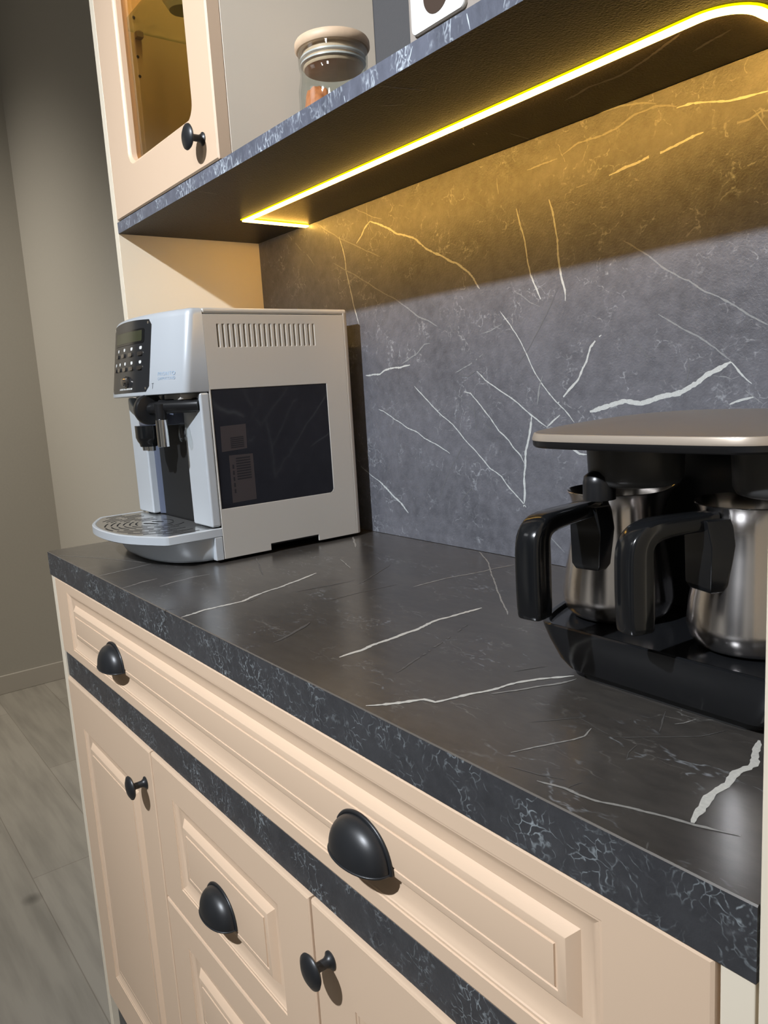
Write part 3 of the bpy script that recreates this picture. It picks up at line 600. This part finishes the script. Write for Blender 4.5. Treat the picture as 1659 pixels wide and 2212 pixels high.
link('inner_casing', bx(X0 + .0035, X1 - .0042, YS + .002, .400, .012, .355), M_dark, em)
# window corner fillets + glossy pane
bm = bmesh.new(); yy = WIN; r = .008
corner = [(WIN[1], WIN[2])] + [(WIN[1] - r + r * math.cos(a), WIN[2] + r + r * math.sin(a)) for a in [math.radians(-90 + 90 * k / 8) for k in range(9)]][::-1]
loft(bm, [[(X1 - .003, y, z) for y, z in corner], [(X1, y, z) for y, z in corner]]); link('window_corner', bm, M_silver_side, em, smooth=0)
win = link('side_window', bx(X1 - .0038, X1 - .0009, WIN[0] + .0002, WIN[1] - .0002, WIN[2] + .0002, WIN[3] - .0002), M_gloss, em, bevel=.0004); win['label'] = 'dark smoked window'
def quad_x(bm, pts, x, mi=0):
    f = bm.faces.new([bm.verts.new((x, y, z)) for y, z in pts]); f.material_index = mi
bm = bmesh.new(); X = X1 - .0008
quad_x(bm, [(.1740, .1620), (.2150, .1640), (.2160, .2000), (.1750, .1990)][::1], X)
for k in range(6): quad_x(bm, [(.1890, .1660 + k * .0028), (.2105, .1668 + k * .0028), (.2107, .1685 + k * .0028), (.1892, .1677 + k * .0028)], X + .0001, 1)
link('sticker', bm, [M_sticker, M_sticker2], win, smooth=0)
bm = bmesh.new()
quad_x(bm, [(.1840, .0860), (.2235, .0870), (.2235, .1555), (.1845, .1560)], X)
for k in range(9): quad_x(bm, [(.1950, .1190 + k * .0038), (.2185, .1195 + k * .0038), (.2185, .1217 + k * .0038), (.1950, .1212 + k * .0038)], X + .0001, 1)
for k in range(5): quad_x(bm, [(.1885, .1000 + k * .009), (.1912, .1000 + k * .009), (.1912, .1060 + k * .009), (.1885, .1060 + k * .009)], X + .0001, 1)
link('sticker', bm, [M_sticker, M_sticker2], win, smooth=0)
# lid and rounded rear cover
link('top_lid', bx(X0, X1, YS, YB - .004, .3580, ZT), M_silver_side, em, bevel=.0035, bseg=4)
rc = [(X1, .4022)] + [(X1 - .011 + .011 * math.cos(a), .403 + .011 * math.sin(a)) for a in [math.radians(90 * k / 8) for k in range(9)]] + [(X0 + .011 + .011 * math.cos(a), .403 + .011 * math.sin(a)) for a in [math.radians(90 + 90 * k / 8) for k in range(9)]] + [(X0, .4022)]
bm = bmesh.new(); prism_z(bm, rc, .0050, ZT - .0022); link('rear_cover', bm, M_silver_side, em, bevel=.001)
bm = bmesh.new()
bm.free()
for x in (X0 + .02, X1 - .02):
    for y in (.18, .39): bm = bmesh.new(); lathe(bm, [(.010, 0), (.010, .0125)], (x, y, .0003), 20); link('foot', bm, M_dark, em)
# brew head
def head_ring(z, ins=0.0):
    pts = [(X1 - ins, YS + .0)]
    yc = ybow(X1 - .012, z) + .012
    pts.append((X1 - ins, yc + .004))
    R_ = .012
    for k in range(9):
        a = math.radians(0 - 72 * k / 8); pts.append((X1 - R_ + (R_ - ins) * math.cos(a), yc + (R_ - ins) * math.sin(a)))
    for k in range(25):
        x = (X1 - .012) + (X0 + .012 - (X1 - .012)) * (k + .5) / 25; pts.append((x, ybow(x, z) + ins + (.0006 if abs(x - XC) > .13 else 0)))
    for k in range(9):
        a = math.radians(-108 - 72 * k / 8); pts.append((X0 + R_ + (R_ - ins) * math.cos(a), yc + (R_ - ins) * math.sin(a)))
    pts.append((X0 + ins, yc + .004)); pts.append((X0 + ins, YS))
    return [(x, y, z) for x, y in pts]
bm = bmesh.new(); loft(bm, [head_ring(.2492, .0025), head_ring(.2500, .0006), head_ring(.2515), head_ring(.30), head_ring(.3560), head_ring(.3620, .001), head_ring(.3648, .003), head_ring(.3660, .006)])
head = link('brew_head', bm, M_silver, em, smooth=40)
def surf(x, z, off): return (x, ybow(x, z) - off, z)
def patch(bm, x0, x1, z0, z1, r, off, th, mi=0, nx=18, nz=14, top_bow=0.0):
    rows = []
    for j in range(nz + 1):
        z = z0 + (z1 - z0) * (j / nz); dz = min(z - z0, z1 - z); e = r - math.sqrt(max(0, r * r - (r - min(dz, r)) ** 2))
        row = []
        for i in range(nx + 1):
            x = (x0 + e) + (x1 - x0 - 2 * e) * i / nx; zz = z + top_bow * (j / nz) * (1 - ((x - XC) / (.5 * (x1 - x0))) ** 2); row.append((x, zz))
        rows.append(row)
    A = [[bm.verts.new(surf(x, z, off + th)) for x, z in rr_] for rr_ in rows]; B = [[bm.verts.new(surf(x, z, off)) for x, z in rr_] for rr_ in rows]
    for V in (A, B):
        for j in range(nz):
            for i in range(nx): bm.faces.new((V[j][i], V[j][i + 1], V[j + 1][i + 1], V[j + 1][i])).material_index = mi
    edge = [(0, i) for i in range(nx + 1)] + [(j, nx) for j in range(1, nz + 1)] + [(nz, i) for i in range(nx - 1, -1, -1)] + [(j, 0) for j in range(nz - 1, 0, -1)]
    for k in range(len(edge)):
        a, b = edge[k], edge[(k + 1) % len(edge)]
        bm.faces.new((A[a[0]][a[1]], A[b[0]][b[1]], B[b[0]][b[1]], B[a[0]][a[1]])).material_index = mi
bm = bmesh.new(); patch(bm, .119, .271, .2555, .3575, .007, -.0005, .0015, top_bow=.003)
# printed symbols above the keys, maker's line below the dial
for x in (.160, .191, .219, .247): patch(bm, x - .0035, x + .0035, .3170, .3215, .001, .0011, .0002, 1, 3, 3)
for x in (.145, .171, .196, .221, .247): patch(bm, x - .0033, x + .0033, .2965, .3010, .001, .0011, .0002, 1, 3, 3)
for k in range(10): patch(bm, .176 + k * .0052, .1795 + k * .0052, .2595, .2620, .0006, .0011, .0002, 1, 2, 2)
cp = link('control_panel', bm, [plain('dark_control_panel', (.022, .023, .025), .18), M_letter_w], em, smooth=30)
bm = bmesh.new(); patch(bm, .138, .256, .3260, .3470, .004, .0009, .0008, 0)
scr = link('display_bezel', bm, M_bgloss, cp, smooth=30)
bm = bmesh.new(); patch(bm, .146, .250, .3290, .3445, .001, .0016, .0004, 0); link('screen', bm, M_lcd, scr)
def key(x, z, w_=.0125, h_=.0055):
    bm = bmesh.new(); patch(bm, x - w_ / 2, x + w_ / 2, z - h_ / 2, z + h_ / 2, .001, .0009, .0022, 0, 4, 3); link('button', bm, M_chrome_dk, cp, smooth=30)
M_chrome_dk = plain('dark_chrome_key', (.28, .26, .24), .18, metal=.9)
for x in (.157, .188, .217, .247): key(x, .3110)
for x in (.145, .171, .196, .221, .247): key(x, .2905)
p = surf(.207, .2715, 0); bm = bmesh.new(); lathe(bm, [(.0085, 0), (.0085, .003), (.0065, .0045), (.006, .008), (0, .0085)], (p[0], p[1] - .0008, p[2]), 28, 'y'); link('dial', bm, M_chrome_dk, cp, smooth=40)
for (x, z) in ((.264, .3535), (.264, .2600), (.127, .2600), (.127, .3535)):
    p = surf(x, z, .0008); bm = bmesh.new(); lathe(bm, [(.002, 0), (.0018, .0008), (0, .001)], p, 12, 'y'); link('screw', bm, M_chrome, cp, smooth=40)
# lettering on the head
def text_mesh(body, size, extr=.0002):
    cu = bpy.data.curves.new('lettering', 'FONT'); cu.body = body; cu.size = size; cu.extrude = extr; cu.align_x = 'LEFT'; cu.space_character = 1.15
    ob = bpy.data.objects.new('tmp', cu); C.objects.link(ob); bpy.context.view_layer.update()
    me = bpy.data.meshes.new_from_object(ob.evaluated_get(bpy.context.evaluated_depsgraph_get())); bpy.data.objects.remove(ob); bpy.data.curves.remove(cu); return me
def lettering(body, x, z, width, hgt, mat, name='lettering'):
    me = text_mesh(body, 1.0, .0); bm = bmesh.new(); bm.from_mesh(me)
    xs = [v.co.x for v in bm.verts]; ys_ = [v.co.y for v in bm.verts]; sx = width / (max(xs) - min(xs)); sy = hgt / (max(ys_) - min(ys_)); mx = min(xs); my = min(ys_)
    for v in bm.verts:
        X_ = x + (v.co.x - mx) * sx; Z_ = z + (v.co.y - my) * sy; v.co = Vector(surf(X_, Z_, .0004))
    return link(name, bm, mat, em, smooth=0)
lettering('PRONTO', .2900, .2760, .0330, .0052, M_letter)
lettering('CAPPUCCINO', .2900, .2700, .0330, .0040, M_letter)
lettering('T', .2775, .2590, .0042, .0075, plain('dark_print', (.12, .13, .15), .5), 'cup_symbol')
# pillars
def pillar(poly, y0, y1, name='front_pillar'):
    bm = bmesh.new(); loft(bm, [[(x, y1, z) for x, z in poly], [(x, y0, z) for x, z in poly]])
    return link(name, bm, M_silver, em, bevel=.0045, bseg=4)
ptop = [(.3425, .2488), (.3360, .2485), (.3310, .2440), (.3260, .2385), (.3170, .2345), (.3000, .2320), (.2830, .2290), (.2770, .2240)]
pillar([(.2770, .0540), (.3425, .0540)] + ptop, .1480, .1628)
pillar([(2 * XC - x, z) for x, z in ([(.2770, .0540), (.3425, .0540)] + ptop)][::-1], .1480, .1628)
# curved recess wall
bm = bmesh.new(); ring = [(.1130 + .164 * t, .160 + .022 * math.sin(PI * t)) for t in [i / 16 for i in range(17)]]
loft(bm, [[(x, y, .0535) for x, y in ring] + [(.277, .20, .0535), (.113, .20, .0535)], [(x, y, .2490) for x, y in ring] + [(.277, .20, .2490), (.113, .20, .2490)]])
link('recess_wall', bm, M_blue, em, smooth=50)
# upper housing (half round)
bm = bmesh.new(); ring = [(XC + .082 * math.cos(a), .160 - .040 * math.sin(a)) for a in [PI * k / 24 for k in range(25)]]
loft(bm, [[(x, y, .2040) for x, y in ring], [(x, y, .2060 + .0 ) for x, y in ring], [(x, y, .2490) for x, y in ring]]); link('spout_housing', bm, M_blue, em, smooth=40, bevel=.0015)
# coffee spout
bm = bmesh.new()
loft(bm, [[(XC + sx * a, .122 + sy * b, z) for sx, sy in [(math.cos(t), math.sin(t)) for t in [2 * PI * k / 24 for k in range(24)]]] for a, b, z in ((.026, .017, .2045), (.026, .017, .1860), (.022, .015, .1800), (.018, .013, .1765), (.0175, .012, .1720))])
spo = link('coffee_spout', bm, M_bgloss, em, smooth=45)
for dx in (-.010, .010):
    bm = bmesh.new(); lathe(bm, [(.0062, .1655), (.0066, .1720)], (XC + dx, .122, 0), 20); lathe(bm, [(.0048, .1650), (.0062, .1656)], (XC + dx, .122, 0), 20); link('nozzle', bm, M_chrome, spo, smooth=40)
# steam wand
bm = bmesh.new(); lathe(bm, [(.0205, -.007), (.0225, -.004), (.0225, .004), (.0205, .007), (.006, .0085)], (.2560, .1060, .2290), 36, 'x'); tube(bm, [(.256, .106, .229), (.29, .112, .232), (.335, .150, .232)], .009, 14); tube(bm, [(.292, .109, .236), (.292, .108, .2120)], [.0085, .0075], 16)
for zz in (.225, .239): tube(bm, [(.275, .115, zz), (.325, .15, zz)], .0035, 10)
link('steam_wand_joint', bm, M_bplast, em, smooth=45)
bm = bmesh.new(); lathe(bm, [(.0070, .1745), (.0084, .1750), (.0084, .2135), (.0070, .2145)], (.2925, .1080, 0), 28); link('steam_wand_tube', bm, M_chrome, em, smooth=40)
bm = bmesh.new(); tube(bm, [(.292, .14, .205), (.300, .135, .190), (.306, .132, .182)], [.006, .006, .004], 12); link('water_outlet', bm, M_glass, em)
bm = bmesh.new()
for a, b in ((.205, .250), (.262, .322)): box(bm, a, b, .128, .158, .2405, .2491)
link('cup_light_cover', bm, M_silver_side, em, bevel=.001)
# drip tray
def tfront(x):
    d = abs(x - XC); return float(np.interp(d, [0, .02, .04, .06, .075, .09, .105, .12, .132, .141, .1455, .148], [.0345, .0350, .0365, .0395, .0430, .0480, .0545, .0620, .0685, .0738, .0770, .0815]))
def tring(s, zz):
    pts = [(.3425, .1625)] + [(XC + .1480 * math.cos(PI * k / 40) ** 1, 0) for k in range(41)] + [(.0475, .1625)]
    out = []
    for i, (x, y) in enumerate(pts):
        if 0 < i < 42: y = tfront(x)
        out.append((XC + (x - XC) * s, .1625 + (y - .1625) * s if y < .16 else y, zz))
    return out
bm = bmesh.new(); loft(bm, [tring(.985, .0385), tring(1, .0400), tring(1, .0508), tring(.990, .0520), tring(.965, .0520), tring(.955, .0508)])
link('drip_tray', bm, M_silver, em, smooth=35)
bm = bmesh.new(); loft(bm, [tring(.9545, .0508), tring(.9545, .0516)], True, True)
gr = link('drip_grid', bm, M_grid, em, smooth=35)
bm = bmesh.new(); gc = (XC, .118)
for k, rr_ in enumerate((.034, .045, .056, .067, .078, .089, .1, .111, .122, .133)):
    nseg = 5 + int(k * 1.4); 
    for s in range(nseg):
        a0 = 2 * PI * (s + (.5 if k % 2 else 0)) / nseg + .06; a1 = a0 + 2 * PI / nseg - (.012 / rr_)
        A = []
        for t in range(9):
            a = a0 + (a1 - a0) * t / 8; c = (gc[0] + rr_ * math.cos(a), gc[1] + rr_ * .82 * math.sin(a)); A.append((a, c))
        if any(c[1] > .150 or abs(c[0] - XC) > .134 or c[1] < tfront(c[0]) + .010 for a, c in A): continue
        wv = .0014
        L_ = [bm.verts.new((c[0] + wv * math.cos(a), c[1] + wv * .82 * math.sin(a), .05178)) for a, c in A]; R_ = [bm.verts.new((c[0] - wv * math.cos(a), c[1] - wv * .82 * math.sin(a), .05178)) for a, c in A]
        for t in range(8): bm.faces.new((L_[t], L_[t + 1], R_[t + 1], R_[t]))
for cx_, cy_, ln, an in ((XC - .006, .125, .012, .5), (XC + .008, .112, .013, .3), (XC - .004, .106, .007, .3)):
    bm.faces.new([bm.verts.new((cx_ + ln * math.cos(t) * math.cos(an) - .003 * math.sin(t) * math.sin(an), cy_ + ln * math.cos(t) * math.sin(an) + .003 * math.sin(t) * math.cos(an), .0518)) for t in [2 * PI * k / 20 for k in range(20)]])
link('drain_slots', bm, M_dark, gr, smooth=0)
# rounded foot of the tray
def foot_ring(s, z, dy=0.0):
    out = [(XC + .146 * s, .1625, z)]
    for k in range(41):
        a = PI * k / 40; x = math.cos(a); out.append((XC + .144 * s * (abs(x) ** .8) * (1 if x > 0 else -1), .160 - (.080 + dy) * s * (math.sin(a) ** .8), z))
    out.append((XC - .146 * s, .1625, z)); return out
bm = bmesh.new(); loft(bm, [foot_ring(.93, .0040), foot_ring(.96, .0080), foot_ring(.975, .018, .004), foot_ring(.99, .030, .013), foot_ring(1.0, .0388, .024)])
link('tray_foot', bm, M_silver, em, smooth=60)
bm = bmesh.new(); prism_z(bm, [(.3318, .1500), (.3428, .1500), (.3428, .1622), (.3318, .1622)], .0045, .0390); link('tray_skirt', bm, M_silver, em, bevel=.001)
bm = bmesh.new(); prism_z(bm, [(2 * XC - x, y) for x, y in [(.3318, .1500), (.3428, .1500), (.3428, .1622), (.3318, .1622)]], .0045, .0390)
link('tray_skirt', bm, M_silver, em, bevel=.001)
# ------------------------------------------------------------------ two-pot coffee maker
MC = 1.0625
cm = thing('turkish_coffee_maker', 'black two-pot coffee maker with a champagne metal top at the right', 'coffee machine', (MC, .25, .0003))
def sym(pts): return pts + [(2 * MC - x, y) for x, y in pts[::-1]]
def smooth_poly(pts, it=2):
    for _ in range(it):
        q = []
        for i in range(len(pts)):
            a, b = pts[i], pts[(i + 1) % len(pts)]
            q += [(a[0] * .75 + b[0] * .25, a[1] * .75 + b[1] * .25), (a[0] * .25 + b[0] * .75, a[1] * .25 + b[1] * .75)]
        pts = q
    return pts
rim = smooth_poly(sym([(.9900, .1470), (.9620, .1480), (.9480, .1720), (.9330, .2200), (.9280, .2800), (.9320, .3300), (.9500, .3550)]), 3)
def sc(poly, k, ky=None, dy=0): ky = ky or k; return [(MC + (x - MC) * k, .25 + (y - .25) * ky + dy) for x, y in poly]
def rz(poly, z): return [(x, y, z) for x, y in poly]
bm = bmesh.new()
loft(bm, [rz(sc(rim, .74, .90), .0075), rz(sc(rim, .80, .93), .0080), rz(sc(rim, .87, .955), .0150), rz(sc(rim, .95, .985), .0300), rz(sc(rim, .99, 1), .0400), rz(rim, .0435), rz(sc(rim, .985), .0445), rz(sc(rim, .965), .0440), rz(sc(rim, .955), .0400)])
link('base', bm, M_bgloss, cm, smooth=40)
bm = bmesh.new(); loft(bm, [rz(sc(rim, .70, .86), .0003), rz(sc(rim, .70, .86), .0075)]); link('foot_ring', bm, M_dark, cm)  # inset foot, blackened to stand in for the shadow gap below
col = smooth_poly(sym([(.9480, .2680), (.9400, .2800), (.9400, .3400), (.9600, .3520)]), 2)
bm = bmesh.new(); loft(bm, [rz(col, .0400), rz(col, .1920)]); link('rear_column', bm, M_bplast, cm, smooth=40)
P1 = (.9864, .2187); P2 = (1.1033, .2170)
for P in (P1, P2):
    bm = bmesh.new(); lathe(bm, [(0, .1560), (.028, .1560), (.0325, .1575), (.0350, .1620), (.0362, .1885)], (P[0] + .0358, .1930, 0), 48); link('brewing_head', bm, plain('grey_black_plastic', (.06, .06, .06), .35), cm, smooth=45)
bm = bmesh.new(); lathe(bm, [(.0122, .1472), (.0122, .1600), (.0112, .1650), (.0070, .1685), (0, .1695)], (1.0105, .1640, 0), 28); link('level_sensor', bm, M_bplast, cm, smooth=50)
plate = [(.9735, .1290), (.9560, .1560), (.9380, .2150), (.9290, .2700), (.9280, .3200), (.9400, .3560), (.9700, .3700)]
pl = [(1.0050, .1230)] + plate; pf = smooth_poly(sym(pl), 2)
bm = bmesh.new(); loft(bm, [rz(sc(pf, .985), .1885), rz(sc(pf, .996), .1900), rz(sc(pf, .998), .1938)]); link('top_bezel', bm, M_bplast, cm, smooth=40)
bm = bmesh.new(); loft(bm, [rz(pf, .1939), rz(pf, .1952), rz(sc(pf, .990), .1990), rz(sc(pf, .982), .1993)]); link('plate_sheen_band', bm, M_plate_sheen, cm, smooth=40)  # lighter band painted as the reflection along the plate's edge
bm = bmesh.new(); loft(bm, [rz(sc(pf, .981), .1990), rz(sc(pf, .981), .1996), rz(sc(pf, .93), .2008), rz(sc(pf, .8), .2030), rz(sc(pf, .55), .2052), rz(sc(pf, .25), .2062)]); link('top_plate', bm, M_plate, cm, smooth=40)
def coffee_pot(P, grip, lab, spout=None, twist=0.0):
    t = thing('coffee_pot', lab, 'coffee pot', (P[0], P[1], .0405), 'steel coffee pots on the two-pot machine')
    z0 = .0405; bm = bmesh.new()
    prof = [(0, 0), (.033, 0), (.039, .0022), (.0430, .0070), (.0452, .0150), (.0452, .0200), (.0435, .0350), (.0400, .0550), (.0372, .0700), (.0358, .0820), (.0362, .0930), (.0385, .1020), (.0405, .1055), (.0400, .1062), (.0378, .1020), (.0350, .0930), (.0346, .0820), (.0388, .0550), (.0435, .0200), (.036, .004), (0, .003)]
    R = lathe(bm, prof, (P[0], P[1], z0), 72)
    for v in bm.verts:
        d = Vector((v.co.x - P[0], v.co.y - P[1])); h = v.co.z - z0
        if spout and h > .085 and d.length > .02:
            c = max(0, d.normalized().dot(Vector(spout).normalized())) ** 14; k = c * ((h - .085) / .021)
            v.co.x += spout[0] * .014 * k; v.co.y += spout[1] * .014 * k; v.co.z += .006 * k
    link('pot_body', bm, M_steel, t, smooth=60)
    g = Vector((grip[0] - P[0], grip[1] - P[1], 0)); L = g.length; u = g.normalized(); s = Vector((-u.y, u.x, 0))
    def sect(c, tang, wd, ht):
        nrm = tang.cross(s).normalized(); o = []
        for k in range(16):
            a = 2 * PI * k / 16; ca, sa = math.cos(a), math.sin(a); e = .42
            o.append(c + s * (wd / 2 * (abs(ca) ** e) * (1 if ca > 0 else -1)) + nrm * (ht / 2 * (abs(sa) ** e) * (1 if sa > 0 else -1)))
        return o
    B = Vector((P[0], P[1], z0)); zt = .0965
    pts = [(.0385, zt - .001, .017, .014), (.050, zt, .017, .013), (.066, zt, .018, .013), (L - .016, zt - .0005, .0195, .0145), (L - .006, zt - .004, .0205, .0175), (L - .0005, zt - .0115, .021, .0205), (L, zt - .022, .0215, .0215), (L, zt - .045, .0215, .0215), (L - .0005, .029, .021, .021), (L - .0005, .0265, .019, .019)]
    A_ = np.array(pts); ti = np.arange(len(pts)); tt = np.linspace(0, len(pts) - 1, 3 * len(pts)); A_ = np.stack([np.interp(tt, ti, A_[:, c]) for c in range(4)], 1)
    for _ in range(2): A_[1:-1] = .25 * A_[:-2] + .5 * A_[1:-1] + .25 * A_[2:]
    pts = [tuple(map(float, q)) for q in A_]
    rings = []
    for i, (rr_, zz, wd, ht) in enumerate(pts):
        c = B + u * rr_ + Vector((0, 0, zz)); a = pts[max(i - 1, 0)]; b = pts[min(i + 1, len(pts) - 1)]; tg = (u * (b[0] - a[0]) + Vector((0, 0, b[1] - a[1]))).normalized(); rings.append(sect(c, tg, wd, ht))
    bm = bmesh.new(); loft(bm, rings)
    # bracket against the pot wall
    br = []
    for zz, r0, r1, wd in ((.0470, .0390, .0480, .024), (.052, .0370, .0500, .030), (.080, .0320, .0500, .032), (.0985, .0330, .053, .028)):
        br.append([B + u * r0 - s * wd / 2 + Vector((0, 0, zz)), B + u * r1 - s * wd * .42 + Vector((0, 0, zz)), B + u * r1 + s * wd * .42 + Vector((0, 0, zz)), B + u * r0 + s * wd / 2 + Vector((0, 0, zz))])
    loft(bm, br)
    link('handle', bm, M_bgloss, t, smooth=50, bevel=.0012)
    return t
coffee_pot(P1, (1.0005, .0990), 'steel coffee pot with black handle, left one of the two', spout=(.61, .79))
coffee_pot(P2, (1.0720, .1190), 'steel coffee pot with black handle, right one beside the cabinet edge', spout=(.61, .79))
